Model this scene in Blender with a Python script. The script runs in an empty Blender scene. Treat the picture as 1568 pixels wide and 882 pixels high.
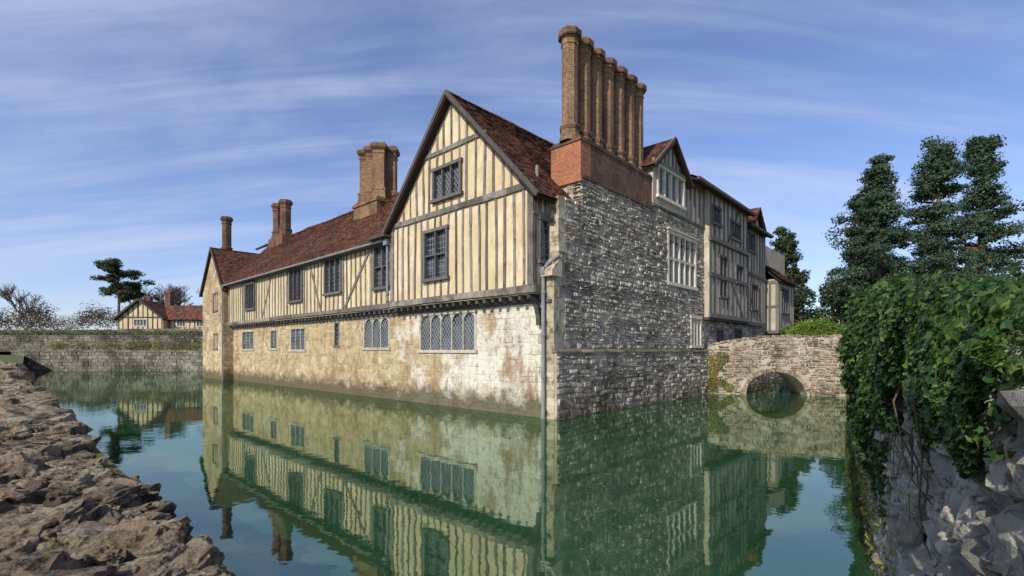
import bpy, math, random, bmesh
from mathutils import Vector, Matrix, noise
random.seed(11)
R=random.uniform
S=bpy.context.scene
V=Vector

# ------------------------------------------------------------------ materials
class N:
    def __init__(s,name):
        s.m=bpy.data.materials.new(name); s.m.use_nodes=True
        s.t=s.m.node_tree; s.t.nodes.clear()
        s.out=s.t.nodes.new('ShaderNodeOutputMaterial')
        s.tc=s.t.nodes.new('ShaderNodeTexCoord')
    def n(s,ty,**kw):
        x=s.t.nodes.new(ty)
        for k,v in kw.items(): setattr(x,k,v)
        return x
    def l(s,a,b): s.t.links.new(a,b)
    def noise(s,scale,detail=6,rough=.6,co=None,stretch=None):
        x=s.n('ShaderNodeTexNoise'); x.inputs['Scale'].default_value=scale
        x.inputs['Detail'].default_value=detail; x.inputs['Roughness'].default_value=rough
        c=co or s.tc.outputs['Object']
        if stretch:
            mp=s.n('ShaderNodeMapping'); mp.inputs['Scale'].default_value=stretch
            s.l(c,mp.inputs['Vector']); c=mp.outputs[0]
        s.l(c,x.inputs['Vector']); return x.outputs['Fac']
    def rng(s,f,a,b,c=0,d=1):
        x=s.n('ShaderNodeMapRange'); s.l(f,x.inputs[0])
        for i,q in enumerate((a,b,c,d)): x.inputs[i+1].default_value=q
        return x.outputs[0]
    def math(s,op,a,b):
        x=s.n('ShaderNodeMath',operation=op)
        for i,q in enumerate((a,b)):
            if isinstance(q,(int,float)): x.inputs[i].default_value=q
            else: s.l(q,x.inputs[i])
        return x.outputs[0]
    def mix(s,f,a,b,bt='MIX'):
        x=s.n('ShaderNodeMix',data_type='RGBA',blend_type=bt)
        for i,q in ((0,f),(6,a),(7,b)):
            if isinstance(q,(int,float)): x.inputs[i].default_value=q
            elif isinstance(q,tuple): x.inputs[i].default_value=q+(1,) if len(q)==3 else q
            else: s.l(q,x.inputs[i])
        return x.outputs[2]
    def island(s): return s.n('ShaderNodeNewGeometry').outputs['Random Per Island']
    def val(s,c,f):
        x=s.n('ShaderNodeHueSaturation'); s.l(c,x.inputs['Color']); s.l(f,x.inputs['Value']); return x.outputs[0]
    def bump(s,f,st,dist=.02):
        x=s.n('ShaderNodeBump'); x.inputs['Strength'].default_value=st; x.inputs['Distance'].default_value=dist
        s.l(f,x.inputs['Height']); return x.outputs[0]
    def pbr(s,c,rough=.9,nrm=None,spec=.3):
        b=s.n('ShaderNodeBsdfPrincipled')
        if isinstance(c,tuple): b.inputs['Base Color'].default_value=c+(1,)
        else: s.l(c,b.inputs['Base Color'])
        if isinstance(rough,(int,float)): b.inputs['Roughness'].default_value=rough
        else: s.l(rough,b.inputs['Roughness'])
        b.inputs['Specular IOR Level'].default_value=spec
        if nrm: s.l(nrm,b.inputs['Normal'])
        s.l(b.outputs[0],s.out.inputs[0]); return b

def M(name,c1,c2,ns=2.,c3=None,s3=.6,t3=(.5,.62),c4=None,s4=3.,t4=(.55,.65),isl=0,rough=.9,bump=.4,bs=30,bd=.02,stretch=None,spec=.25,st3=None):
    k=N(name)
    c=k.mix(k.rng(k.noise(ns,stretch=stretch),.3,.7),c1,c2)
    if isl:
        c=k.val(c,k.rng(k.island(),0,1,1-isl,1+isl))
    if c3: c=k.mix(k.rng(k.noise(s3,stretch=st3),*t3),c,c3)
    if c4: c=k.mix(k.rng(k.noise(s4,8,.7),*t4),c,c4)
    k.pbr(c,rough,k.bump(k.noise(bs,8,.7,stretch=stretch),bump,bd),spec)
    return k.m

def brickmat(name,c1,c2,mort,dark,dt=(.5,.7),st=None):
    k=N(name)
    b=k.n('ShaderNodeTexBrick'); b.inputs['Scale'].default_value=1
    b.inputs['Color1'].default_value=c1+(1,); b.inputs['Color2'].default_value=c2+(1,); b.inputs['Mortar'].default_value=mort+(1,)
    b.inputs['Brick Width'].default_value=.24; b.inputs['Row Height'].default_value=.085; b.inputs['Mortar Size'].default_value=.011
    b.inputs['Mortar Smooth'].default_value=.3; b.inputs['Bias'].default_value=-.1
    k.l(k.tc.outputs['UV'],b.inputs['Vector'])
    c=k.mix(k.rng(k.noise(9,5),.35,.7,0,.6),b.outputs['Color'],dark)
    c=k.mix(k.rng(k.noise(1.1,6,.7,stretch=st),dt[0],dt[1],0,.85),c,dark)
    c=k.mix(k.rng(k.noise(6,8,.8),.6,.72,0,.6),c,(.42,.36,.27))
    h=k.math('ADD',k.math('MULTIPLY',b.outputs['Fac'],-1.),k.math('MULTIPLY',k.noise(30),.8))
    k.pbr(c,.9,k.bump(h,.8,.015),.2); return k.m

def plasterm(name,c1,c2,c3,dirt):
    k=N(name)
    c=k.mix(k.rng(k.noise(1.2,stretch=(1,1,.3)),.3,.7),c1,c2)
    c=k.mix(k.rng(k.noise(.8,7,.7),.5,.65),c,c3)
    c=k.mix(k.rng(k.noise(7,9,.8,stretch=(1,1,.22)),.48,.70,0,.8),c,dirt)
    c=k.mix(k.rng(k.noise(3,9,.85),.55,.66,0,.65),c,dirt)
    k.pbr(c,.92,k.bump(k.noise(11,8,.75),.5,.02),.15); return k.m
m_plaster=plasterm('plaster',(.65,.52,.325),(.53,.415,.25),(.69,.59,.42),(.34,.255,.155))
m_plaster_grey=plasterm('plaster_shade_grey',(.50,.44,.34),(.38,.33,.26),(.56,.51,.41),(.20,.17,.135))  # plaster with the right front's shade painted in: greyer, less cream
m_timber=M('weathered_oak',(.115,.105,.095),(.26,.23,.195),7,c4=(.05,.044,.04),s4=2,t4=(.5,.7),isl=.45,bump=.6,bs=25,stretch=(3,3,.35))
m_timber_dark=M('dark_oak',(.05,.045,.042),(.11,.095,.085),7,isl=.3,bump=.5,bs=25,stretch=(3,3,.35))
m_timber_grey=M('grey_oak',(.10,.09,.08),(.20,.175,.15),7,isl=.35,bump=.5,bs=25,stretch=(3,3,.35))
m_frame=M('window_frame_wood',(.085,.08,.08),(.16,.15,.14),6,isl=.15,bump=.2)
m_fstone=M('window_stone',(.46,.42,.34),(.32,.29,.235),5,isl=.12,c4=(.17,.145,.11),s4=5,t4=(.54,.68),bump=.5)
m_fwhite=M('window_white_stone',(.66,.61,.51),(.50,.455,.37),5,isl=.1,c4=(.25,.21,.16),s4=4,t4=(.58,.72),bump=.3)
m_lead=M('lead',(.34,.37,.40),(.24,.26,.28),5,rough=.5,bump=.1)
m_pipe=M('lead_pipe',(.17,.17,.175),(.26,.26,.26),5,rough=.6,bump=.2)
m_brick=brickmat('orange_brick',(.50,.16,.065),(.33,.10,.05),(.38,.28,.19),(.14,.075,.05),(.58,.78))
m_brickd=brickmat('weathered_brick',(.32,.13,.07),(.18,.08,.05),(.24,.19,.14),(.07,.052,.042),(.42,.60))
m_brickc=brickmat('chimney_brick',(.37,.205,.11),(.21,.11,.06),(.36,.28,.18),(.09,.055,.036),(.46,.66),(1,1,.5))
m_tile=M('roof_tile',(.185,.068,.04),(.105,.047,.032),3,c3=(.06,.042,.03),s3=.8,t3=(.48,.68),c4=(.17,.13,.07),s4=4,t4=(.58,.72),isl=.5,bump=.5,bs=20)
m_roofbase=M('roof_underlay',(.04,.025,.02),(.03,.02,.015))
m_quoin=M('dressed_stone',(.48,.41,.30),(.33,.275,.19),3,c4=(.13,.105,.075),s4=3,t4=(.5,.64),isl=.25,bump=.8,bs=14,bd=.03)
m_moss=M('mossy_stone',(.12,.10,.07),(.24,.205,.145),4,c3=(.08,.10,.04),s3=2,t3=(.45,.6),isl=.3,bump=.6,bs=18)

def ashlar(name,isl):
    k=N(name)
    c=k.mix(k.rng(k.noise(1.6,6),.3,.7),(.42,.31,.17),(.52,.42,.265))
    if isl: c=k.val(c,k.rng(k.island(),0,1,.70,1.2))
    sx=k.n('ShaderNodeSeparateXYZ'); k.l(k.tc.outputs['Object'],sx.inputs[0])
    near=k.rng(sx.outputs['Y'],1,11,.16,-.09)
    w=k.rng(k.math('ADD',k.noise(.9,8,.7),near),.48,.58,0,.95)
    c=k.mix(w,c,(.68,.645,.555))
    c=k.mix(k.rng(k.noise(.8,9,.78,stretch=(1,1,.6)),.50,.61,0,.85),c,(.27,.165,.08))
    c=k.mix(k.rng(k.noise(4,9,.85),.52,.63,0,.8),c,(.19,.15,.105))
    c=k.mix(k.rng(k.noise(2.2,9,.85,stretch=(1.0,1.0,.25)),.55,.64,0,.7),c,(.15,.12,.085))
    c=k.mix(k.rng(k.noise(12,5,.7),.58,.66,0,.6),c,(.66,.60,.48))
    low=k.math('ADD',k.rng(sx.outputs['Z'],.0,1.2,.50,0),k.math('MULTIPLY',k.noise(1.7,7,.75),.9))
    c=k.mix(k.rng(low,.58,.80,0,.9),c,(.095,.08,.045))
    k.pbr(c,.92,k.bump(k.noise(13,9,.8),1,.045),.2); return k.m
m_ashlar=ashlar('ashlar_stone',1); m_mortarA=ashlar('lime_mortar',0)
def rubble():
    k=N('rubble_stone')
    i=k.island()
    r=k.n('ShaderNodeValToRGB'); k.l(i,r.inputs[0]); e=r.color_ramp.elements
    e[0].position=0; e[0].color=(.12,.09,.065,1); e[1].position=1; e[1].color=(.70,.64,.53,1)
    for p,c in ((.3,(.25,.20,.15,1)),(.55,(.37,.31,.24,1)),(.8,(.49,.425,.335,1))):
        q=e.new(p); q.color=c
    c=k.mix(k.rng(k.noise(7,8,.8),.51,.61,0,.8),r.outputs[0],(.11,.085,.065))
    c=k.mix(k.rng(k.noise(9,6,.85),.53,.60,0,.9),c,(.76,.72,.63))
    c=k.mix(k.rng(k.noise(.5,8,.75,stretch=(1,1,.45)),.51,.63,0,.75),c,(.085,.066,.054))
    sx=k.n('ShaderNodeSeparateXYZ'); k.l(k.tc.outputs['Object'],sx.inputs[0])
    low=k.math('ADD',k.rng(sx.outputs['Z'],.1,2.4,.28,0),k.math('MULTIPLY',k.noise(1.2,6,.7),.9))
    c=k.mix(k.rng(low,.58,.76,0,.75),c,(.10,.062,.052))
    k.pbr(c,.92,k.bump(k.noise(20,8,.8),1,.035),.15); return k.m
m_rubble=rubble()
m_mortarB=M('old_mortar',(.50,.44,.35),(.28,.24,.18),3,c3=(.11,.09,.07),s3=.6,t3=(.48,.64),bump=.8,bs=18)
m_bridge=M('bridge_stone',(.34,.265,.19),(.20,.155,.115),3,c3=(.085,.068,.05),s3=1,t3=(.48,.62),c4=(.50,.45,.37),s4=7,t4=(.56,.64),isl=.4,bump=.8,bs=14,bd=.04)
m_darkwall=M('moat_wall_stone',(.14,.125,.10),(.23,.205,.165),3,c3=(.06,.055,.04),s3=.5,t3=(.45,.6),c4=(.33,.30,.24),s4=2,t4=(.56,.64),isl=.35,bump=.7,bs=8)

def glassm():
    k=N('leaded_glass')
    c=k.mix(k.island(),(.02,.025,.035),(.09,.105,.13))
    b=k.pbr(c,.09,k.bump(k.noise(5,3),.25,.02),.9); return k.m
m_glass=glassm()

def leafm(name,c1,c2,c3,gl=.5,tr=.3,spec=.3,big=.9):
    k=N(name)
    r=k.n('ShaderNodeValToRGB'); k.l(k.island(),r.inputs[0]); e=r.color_ramp.elements
    e[0].color=c1+(1,); e[1].color=c3+(1,); q=e.new(.6); q.color=c2+(1,)
    c=k.val(r.outputs[0],k.rng(k.noise(big,3),.3,.7,.5,1.5))
    b=k.n('ShaderNodeBsdfPrincipled'); k.l(c,b.inputs['Base Color']); b.inputs['Roughness'].default_value=gl
    b.inputs['Specular IOR Level'].default_value=spec
    t=k.n('ShaderNodeBsdfTranslucent'); k.l(c,t.inputs[0])
    x=k.n('ShaderNodeMixShader'); x.inputs[0].default_value=tr
    k.l(b.outputs[0],x.inputs[1]); k.l(t.outputs[0],x.inputs[2]); k.l(x.outputs[0],k.out.inputs[0]); return k.m
m_pine=leafm('pine_needles',(.026,.055,.036),(.055,.095,.055),(.10,.145,.075),.7,.2,.2,.5)
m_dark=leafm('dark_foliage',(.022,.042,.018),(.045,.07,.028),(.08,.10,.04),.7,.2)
m_ivy=leafm('ivy_leaves',(.016,.045,.011),(.045,.10,.02),(.125,.19,.04),.40,.2,.45,2.2)
m_hedge=leafm('box_hedge_leaves',(.11,.18,.02),(.17,.27,.03),(.24,.34,.05),.6,.3)
m_dry=leafm('dry_grass',(.10,.10,.03),(.21,.20,.05),(.32,.28,.11),.8,.3)
m_far=leafm('distant_foliage',(.045,.05,.03),(.075,.075,.045),(.12,.105,.06),.9,.1)
m_russet=leafm('russet_twigs',(.07,.05,.03),(.12,.085,.05),(.17,.12,.07),.9,.1)
m_bark=M('bark',(.09,.065,.045),(.16,.12,.085),6,bump=.6,bs=10,isl=.1)

# ------------------------------------------------------------------ mesh builder
class MB:
    def __init__(s): s.v=[]; s.f=[]
    def add(s,vs,fs):
        i=len(s.v); s.v+=[tuple(p) for p in vs]; s.f+=[tuple(i+q for q in f) for f in fs]
    def poly(s,pts): s.add(pts,[tuple(range(len(pts)))])
    def hexa(s,p): s.add(p,[(0,1,2,3),(7,6,5,4),(0,4,5,1),(1,5,6,2),(2,6,7,3),(3,7,4,0)])
    def box(s,x0,x1,y0,y1,z0,z1):
        s.hexa([(x0,y0,z0),(x1,y0,z0),(x1,y1,z0),(x0,y1,z0),(x0,y0,z1),(x1,y0,z1),(x1,y1,z1),(x0,y1,z1)])
    def obj(s,name,mat,parent=None,smooth=False):
        me=bpy.data.meshes.new(name); me.from_pydata(s.v,[],s.f); me.update()
        if mat.name.endswith('brick'):
            uv=me.uv_layers.new(name='UVMap').data
            Z=V((0,0,1)); vs=me.vertices; lp=me.loops
            for p in me.polygons:
                n=p.normal; t=Z.cross(n)
                if t.length<.05: t=V((1,0,0))
                t.normalize(); b=n.cross(t)
                for li in p.loop_indices:
                    co=vs[lp[li].vertex_index].co
                    uv[li].uv=(co.dot(t),co.dot(b))
        if smooth: me.polygons.foreach_set('use_smooth',[True]*len(me.polygons))
        me.materials.append(mat)
        o=bpy.data.objects.new(name,me); S.collection.objects.link(o)
        if parent: o.parent=parent
        return o
def empty(name,loc=(0,0,0),rz=0):
    o=bpy.data.objects.new(name,None); S.collection.objects.link(o); o.location=loc; o.rotation_euler=(0,0,rz); return o

def A(v0): return lambda a,z,o=0:(v0-o,a,z)      # faces -x
def B(u0): return lambda a,z,o=0:(a,u0-o,z)      # faces -y
def W(p0,d,n): return lambda a,z,o=0:(p0[0]+d[0]*a+n[0]*o,p0[1]+d[1]*a+n[1]*o,z)
def pbox(mb,P,a0,a1,z0,z1,o0,o1):
    mb.hexa([P(a0,z0,o0),P(a1,z0,o0),P(a1,z0,o1),P(a0,z0,o1),P(a0,z1,o0),P(a1,z1,o0),P(a1,z1,o1),P(a0,z1,o1)])
def bar(mb,P,s,e,w,o0,o1):
    dx,dz=e[0]-s[0],e[1]-s[1]; L=math.hypot(dx,dz); nx,nz=-dz/L*w/2,dx/L*w/2
    q=[(s[0]-nx,s[1]-nz),(e[0]-nx,e[1]-nz),(e[0]+nx,e[1]+nz),(s[0]+nx,s[1]+nz)]
    mb.hexa([P(a,z,o0) for a,z in q]+[P(a,z,o1) for a,z in q])
def beam(mb,P,a0,a1,z0,z1,o0,o1,seg=1.1,am=.04):
    n=max(1,int((a1-a0)/seg)); ph=R(0,50)
    f=lambda a:am*noise.noise(V((a*.6,ph,0)))
    for i in range(n):
        s,e=a0+(a1-a0)*i/n,a0+(a1-a0)*(i+1)/n
        mb.hexa([P(s,z0+f(s),o0),P(e,z0+f(e),o0),P(e,z0+f(e),o1),P(s,z0+f(s),o1),P(s,z1+f(s+9),o0),P(e,z1+f(e+9),o0),P(e,z1+f(e+9),o1),P(s,z1+f(s+9),o1)])
def wall(mb,P,a0,a1,z0,top,holes=(),depth=.22,brk=()):
    tf=top if callable(top) else (lambda a:top)
    bs=sorted(set([a0,a1]+list(brk)+[h[0] for h in holes]+[h[1] for h in holes]))
    bs=[b for b in bs if a0<=b<=a1]
    for s,e in zip(bs,bs[1:]):
        mid=(s+e)/2; hs=sorted([h for h in holes if h[0]<=mid<=h[1]],key=lambda h:h[2]); z=z0
        for h in hs:
            mb.poly([P(s,z),P(e,z),P(e,h[2]),P(s,h[2])]); z=h[3]
        mb.poly([P(s,z),P(e,z),P(e,tf(e)),P(s,tf(s))])
    for h in holes:
        x0,x1,y0,y1=h
        for q in (((x0,y0),(x1,y0)),((x1,y0),(x1,y1)),((x1,y1),(x0,y1)),((x0,y1),(x0,y0))):
            mb.poly([P(*q[0]),P(*q[1]),P(*q[1],-depth),P(*q[0],-depth)])
def stones(mb,P,a0,a1,z0,z1,h,w,relief,holes=(),inside=None,gap=.012,bev=.022,jit=.012,skip=0,wave=0):
    z=z0; ph=R(0,90)
    def wz(a,z):
        if not wave: return z
        m=min(1,(z-z0)/.4,(z1-z)/.4); return z+wave*max(0,m)*(noise.noise(V((a*.7,z*.6,ph)))+.5*noise.noise(V((a*2.1,z*1.6,ph))))
    while z<z1-.02:
        zt=z+h*R(.6,1.45)
        if z1-zt<h*.45: zt=z1
        segs=[(a0,a1)]
        for x0,x1,y0,y1 in holes:
            if zt>y0+.03 and z<y1-.03:
                ns=[]
                for s,e in segs:
                    if x1<=s or x0>=e: ns.append((s,e)); continue
                    if x0>s: ns.append((s,x0))
                    if x1<e: ns.append((x1,e))
                segs=ns
        for s,e in segs:
            a=s
            while a<e-.01:
                b=a+w*R(.4,1.7)
                if e-b<w*.35: b=e
                if random.random()>=skip and (inside is None or all(inside(x,y) for x in (a,b) for y in (z,zt))):
                    J=lambda:R(-jit,jit)
                    c=[(a+gap+J(),z+gap+J()),(b-gap+J(),z+gap+J()),(b-gap+J(),zt-gap+J()),(a+gap+J(),zt-gap+J())]
                    c=[(x,wz(x,y)) for x,y in c]
                    r=relief*R(.2,1.2); k=bev
                    i=[(c[0][0]+k,c[0][1]+k),(c[1][0]-k,c[1][1]+k),(c[2][0]-k,c[2][1]-k),(c[3][0]+k,c[3][1]-k)]
                    mb.add([P(x,y,-.01) for x,y in c]+[P(x,y,r+R(-.006,.006)) for x,y in i],
                           [(4,5,6,7),(0,1,5,4),(1,2,6,5),(2,3,7,6),(3,0,4,7)])
                a=b
        z=zt
def studs(mb,P,a0,a1,z0,top,holes,sp=.48,w=.15,o=.035,zmin=None):
    tf=top if callable(top) else (lambda a:top)
    n=max(1,round((a1-a0)/sp)); 
    for i in range(n+1):
        a=a0+(a1-a0)*i/n+(R(-.045,.045) if 0<i<n else 0); ww=w*R(.7,1.15)
        a=min(max(a,a0+ww/2),a1-ww/2)
        segs=[(z0,tf(a))]
        for x0,x1,y0,y1 in holes:
            if x0-.08<a<x1+.08:
                ns=[]
                for s,e in segs:
                    if y0>s: ns.append((s,min(y0,e)))
                    if y1<e: ns.append((max(y1,s),e))
                segs=ns
        t=R(-.03,.03)
        for s,e in segs:
            if e-s<.08: continue
            m=3 if e-s>1.2 else 1; vs=[]
            oo=o+R(-.006,.006)
            for j in range(m+1):
                z=s+(e-s)*j/m; c=a+t*(1-2*j/m)+(R(-.022,.022) if 0<j<m else 0); q=ww/2*R(.82,1.14)
                vs+=[P(c-q,z,-.02),P(c+q,z,-.02),P(c+q,z,oo),P(c-q,z,oo)]
            fs=[]
            for j in range(m):
                for k in range(4): fs.append((j*4+k,j*4+(k+1)%4,(j+1)*4+(k+1)%4,(j+1)*4+k))
            mb.add(vs,fs)
def window(h,P,x0,x1,y0,y1,nl,rows=1,frame=None,fmb=None,arch=False,d=.12,diag=False,pr=.05,fw=.09,mw=.055,hood=False):
    g=H['glass']; ld=H['lead']
    pbox(fmb,P,x0-.02,x0+fw,y0,y1,-d,pr); pbox(fmb,P,x1-fw,x1+.02,y0,y1,-d,pr)
    pbox(fmb,P,x0-.06,x1+.06,y1-.03,y1+fw,-d,pr+.015); pbox(fmb,P,x0-.09,x1+.09,y0-fw,y0+.03,-d,pr+.05)
    if hood: pbox(fmb,P,x0-.15,x1+.15,y1+fw+.002,y1+fw+.07,0,pr+.10)
    ix0,ix1,iy0,iy1=x0+fw,x1-fw,y0+.03,y1-.03
    lw=(ix1-ix0-mw*(nl-1))/nl; rh=(iy1-iy0-mw*(rows-1))/rows
    for i in range(1,nl):
        a=ix0+i*lw+(i-1)*mw; pbox(fmb,P,a,a+mw,iy0,iy1,-d,pr-.02)
    for j in range(1,rows):
        z=iy0+j*rh+(j-1)*mw; pbox(fmb,P,ix0,ix1,z,z+mw,-d,pr-.025)
    for i in range(nl):
        a=ix0+i*(lw+mw)
        for j in range(rows):
            z=iy0+j*(rh+mw)
            nx,nz=2,3
            for p in range(nx):
                for q in range(nz):
                    s,e=a+lw*p/nx,a+lw*(p+1)/nx; t,u=z+rh*q/nz,z+rh*(q+1)/nz
                    g.poly([P(s,t,-d+.03+R(-.006,.006)),P(e,t,-d+.03+R(-.006,.006)),P(e,u,-d+.03+R(-.006,.006)),P(s,u,-d+.03+R(-.006,.006))])
            if diag:
                st=.17; k=-rh
                while k<lw+rh:
                    for sg in (1,-1):
                        pts=[]
                        for t in (0,rh):
                            pts.append(((k+t*.75) if sg>0 else (k+rh*.75-t*.75),t))
                        (xa,za),(xb,zb)=pts
                        if xa>xb: xa,za,xb,zb=xb,zb,xa,za
                        if xb<=0 or xa>=lw: continue
                        f=lambda X:za+(zb-za)*(X-xa)/(xb-xa)
                        sa,sb=max(xa,0),min(xb,lw); ya,yb=f(sa),f(sb)
                        if sb-sa>.02: bar(ld,P,(a+sa,z+ya),(a+sb,z+yb),.014,-d+.035,-d+.05)
                    k+=st
            else:
                nn=max(2,round(lw/.16)); mm=max(2,round(rh/.21))
                for p in range(1,nn): pbox(ld,P,a+lw*p/nn-.007,a+lw*p/nn+.007,z,z+rh,-d+.035,-d+.05)
                for q in range(1,mm): pbox(ld,P,a,a+lw,z+rh*q/mm-.007,z+rh*q/mm+.007,-d+.036,-d+.052)
        if arch:
            r=lw/2; cz=iy1-r*1.05; n=8
            for sd in (-1,1):
                pts=[(a+r+sd*r*math.cos(t*math.pi/2/n),cz+r*math.sin(t*math.pi/2/n)) for t in range(n+1)]
                for (xa,za),(xb,zb) in zip(pts,pts[1:]):
                    fmb.hexa([P(xa,za,-d+.05),P(xb,zb,-d+.05),P(xb,iy1,-d+.05),P(xa,iy1,-d+.05),P(xa,za,pr-.03),P(xb,zb,pr-.03),P(xb,iy1,pr-.03),P(xa,iy1,pr-.03)])
def roof(mb,base,O,ea,eb,L,Hh,clip=None,tw=.19,th=.15):
    O,ea,eb=V(O),V(ea).normalized(),V(eb).normalized(); n=ea.cross(eb)
    if n.z<0: n=-n
    rows=int(Hh/th)
    for i in range(rows+1):
        b0=i*th; b1=min(b0+th*1.25,Hh+.02); a=-R(0,tw)
        while a<L:
            w=tw*R(.9,1.1); s=max(a,0); e=min(a+w-.006,L)
            if e-s>.03 and (clip is None or clip((s+e)/2,b0)):
                l=.035+R(-.008,.018); l2=l+R(-.016,.016); k=R(-.016,.016)
                w1=.07*noise.noise(V((s*.35,b0*.45,L)))
                p=lambda x,y,o:O+ea*x+eb*y+n*(o+w1)
                mb.add([p(s,b0+k,l),p(e,b0+k,l2),p(e,b1,.008),p(s,b1,.008),p(s,b0+k,l-.03),p(e,b0+k,l2-.03)],[(0,1,2,3),(4,5,1,0)])
            a+=w
    if base is not None:
        p=lambda x,y,o:O+ea*x+eb*y+n*o
        base.hexa([p(0,0,-.14),p(L,0,-.14),p(L,Hh,-.14),p(0,Hh,-.14),p(0,0,-.055),p(L,0,-.055),p(L,Hh,-.055),p(0,Hh,-.055)])
def lathe(mb,c,prof,n=8,ph=math.pi/8):
    vs=[];fs=[]
    for z,r in prof:
        for k in range(n):
            t=ph+2*math.pi*k/n; vs.append((c[0]+r*math.cos(t),c[1]+r*math.sin(t),z))
    for i in range(len(prof)-1):
        for k in range(n): fs.append((i*n+k,i*n+(k+1)%n,(i+1)*n+(k+1)%n,(i+1)*n+k))
    fs.append(tuple((len(prof)-1)*n+k for k in range(n)))
    mb.add(vs,fs)
def tube(mb,pts,rs,n=7):
    vs=[];fs=[]
    for i,p in enumerate(pts):
        p=V(p); d=(V(pts[min(i+1,len(pts)-1)])-V(pts[max(i-1,0)])).normalized()
        x=d.orthogonal().normalized(); y=d.cross(x)
        for k in range(n):
            t=2*math.pi*k/n; vs.append(p+(x*math.cos(t)+y*math.sin(t))*rs[i])
    for i in range(len(pts)-1):
        for k in range(n): fs.append((i*n+k,i*n+(k+1)%n,(i+1)*n+(k+1)%n,(i+1)*n+k))
    mb.add(vs,fs)

# ------------------------------------------------------------------ MANOR HOUSE  (x = along right front, y = along left front)
house=empty('manor_house',(1.33,15.3,0),math.radians(47.05))
keys=dict(plaster=m_plaster,plaster_grey=m_plaster_grey,timber=m_timber,timber_grey=m_timber_grey,timber_dark=m_timber_dark,window_frames=m_frame,
 stone_window_frames=m_fstone,white_window_frames=m_fwhite,lead=m_lead,glass=m_glass,drain_pipes=m_pipe,brick_stack=m_brick,brick_stack_dark=m_brickd,
 chimney_shafts=m_brickc,roof_tiles=m_tile,roof_underlay=m_roofbase,quoins=m_quoin,ledge=m_moss,ashlar_blocks=m_ashlar,ashlar_mortar=m_mortarA,
 rubble_blocks=m_rubble,rubble_mortar=m_mortarB)
H={k:MB() for k in keys}

PA=A(0)
hA=[(3.63,7.08,2.18,3.64),(9.33,11.58,2.29,3.69),(14.0,14.5,2.4,3.6),(17.95,20.0,2.2,3.46),(21.97,23.1,2.28,3.45),(26.0,28.3,2.25,3.5)]
wall(H['ashlar_mortar'],PA,0,30.3,-.6,4.1,hA)
stones(H['ashlar_blocks'],PA,.3,30.3,-.5,4.1,.20,.38,.018,hA,gap=.006,bev=.02,jit=.016,skip=.28,wave=.05)
window(H,PA,*hA[0],5,frame=1,fmb=H['stone_window_frames'],arch=True,diag=True,pr=.02)
window(H,PA,*hA[1],3,frame=1,fmb=H['stone_window_frames'],arch=True,diag=True,pr=.02)
window(H,PA,*hA[2],1,fmb=H['window_frames'],pr=.01,fw=.05)
for h,n in ((hA[3],3),(hA[4],2),(hA[5],3)): window(H,PA,*h,n,fmb=H['stone_window_frames'],pr=.02,diag=False)
z=-.5;i=0
while z<4.85:
    hh=R(.22,.40); w1,w2=((.55,.34) if i%2 else (.34,.55)); w1*=R(.75,1.2); w2*=R(.75,1.2)
    H['quoins'].box(-.02+R(-.015,.008),w1,-.02+R(-.015,.008),w2,z+.005,z+hh-.005); z+=hh; i+=1
z=4.9;i=0
while z<7.1:
    hh=R(.2,.38); w1=(.75 if i%2 else .45)*R(.8,1.2)
    H['quoins'].box(.22+R(-.01,.01),.22+w1,-.02+R(-.012,.01),.5,z,min(z+hh-.008,7.15)); z+=hh; i+=1
q=H['quoins']
q.hexa([(-.22,-.10,4.55),(.30,-.10,4.55),(.30,.45,4.55),(-.22,.45,4.55),(-.22,-.10,4.72),(.30,-.10,5.25),(.30,.45,5.25),(-.22,.45,4.72)])

tb=H['timber']; td=H['timber_dark']
PG=A(-.5); PW=A(-.35)
beam(tb,PG,.36,8.45,4.05,4.27,-.25,.06)
beam(tb,PW,8.45,30.3,4.05,4.25,-.25,.05)
a=.6
while a<30.2:
    o=.0 if a<8.4 else -.15
    pbox(td,PG,a,a+.13,3.84,4.03,-.52,o-.04+R(-.03,.02)); a+=R(.38,.46)
beam(td,A(0),.05,30.3,3.72,3.84,.0,.07)
H['plaster'].box(-.35,.0,8.5,30.3,4.0,4.015)
H['plaster'].box(-.5,.0,.4,8.5,4.0,4.015)
u0=.42
for k in range(7):
    t0,t1=k/7*math.pi/2,(k+1)/7*math.pi/2
    f=lambda t:(-.02-.46*(1-math.cos(t)),3.0+.85*math.sin(t))
    (x0,z0),(x1,z1)=f(t0),f(t1)
    td.hexa([(x0-.17,u0,z0),(x0,u0,z0),(x0,u0+.16,z0),(x0-.17,u0+.16,z0),(x1-.17,u0,z1+.03),(x1,u0,z1+.03),(x1,u0+.16,z1+.03),(x1-.17,u0+.16,z1+.03)])

gt=lambda a:7.4+(4-abs(a-4.4))*1.075
hG=[(4.6,6.06,4.95,6.8),(3.83,5.48,7.95,9.1)]
wall(H['plaster'],PG,.4,8.4,4.1,gt,hG,brk=[4.4])
studs(tb,PG,.42,8.38,4.27,7.38,hG,.43,.11)
studs(tb,PG,.9,7.9,7.54,lambda a:gt(a)-.1,hG,.43,.10)
beam(tb,PG,.4,8.4,7.36,7.56,-.02,.07)
beam(tb,PG,2.55,6.25,9.68,9.82,-.02,.065)
pbox(tb,PG,.38,.62,4.27,7.36,-.02,.08); pbox(tb,PG,8.22,8.42,4.27,7.36,-.02,.07)
window(H,PG,*hG[0],2,2,fmb=H['window_frames'],diag=False,pr=.10)
window(H,PG,*hG[1],3,1,fmb=H['window_frames'],diag=True,pr=.10)
bar(td,PG,(.0,6.98),(4.4,11.71),.15,.28,.34); bar(td,PG,(8.8,6.98),(4.4,11.71),.15,.281,.341)
PR=B(.4); hR=[(-.26,.74,5.06,6.4)]
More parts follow.
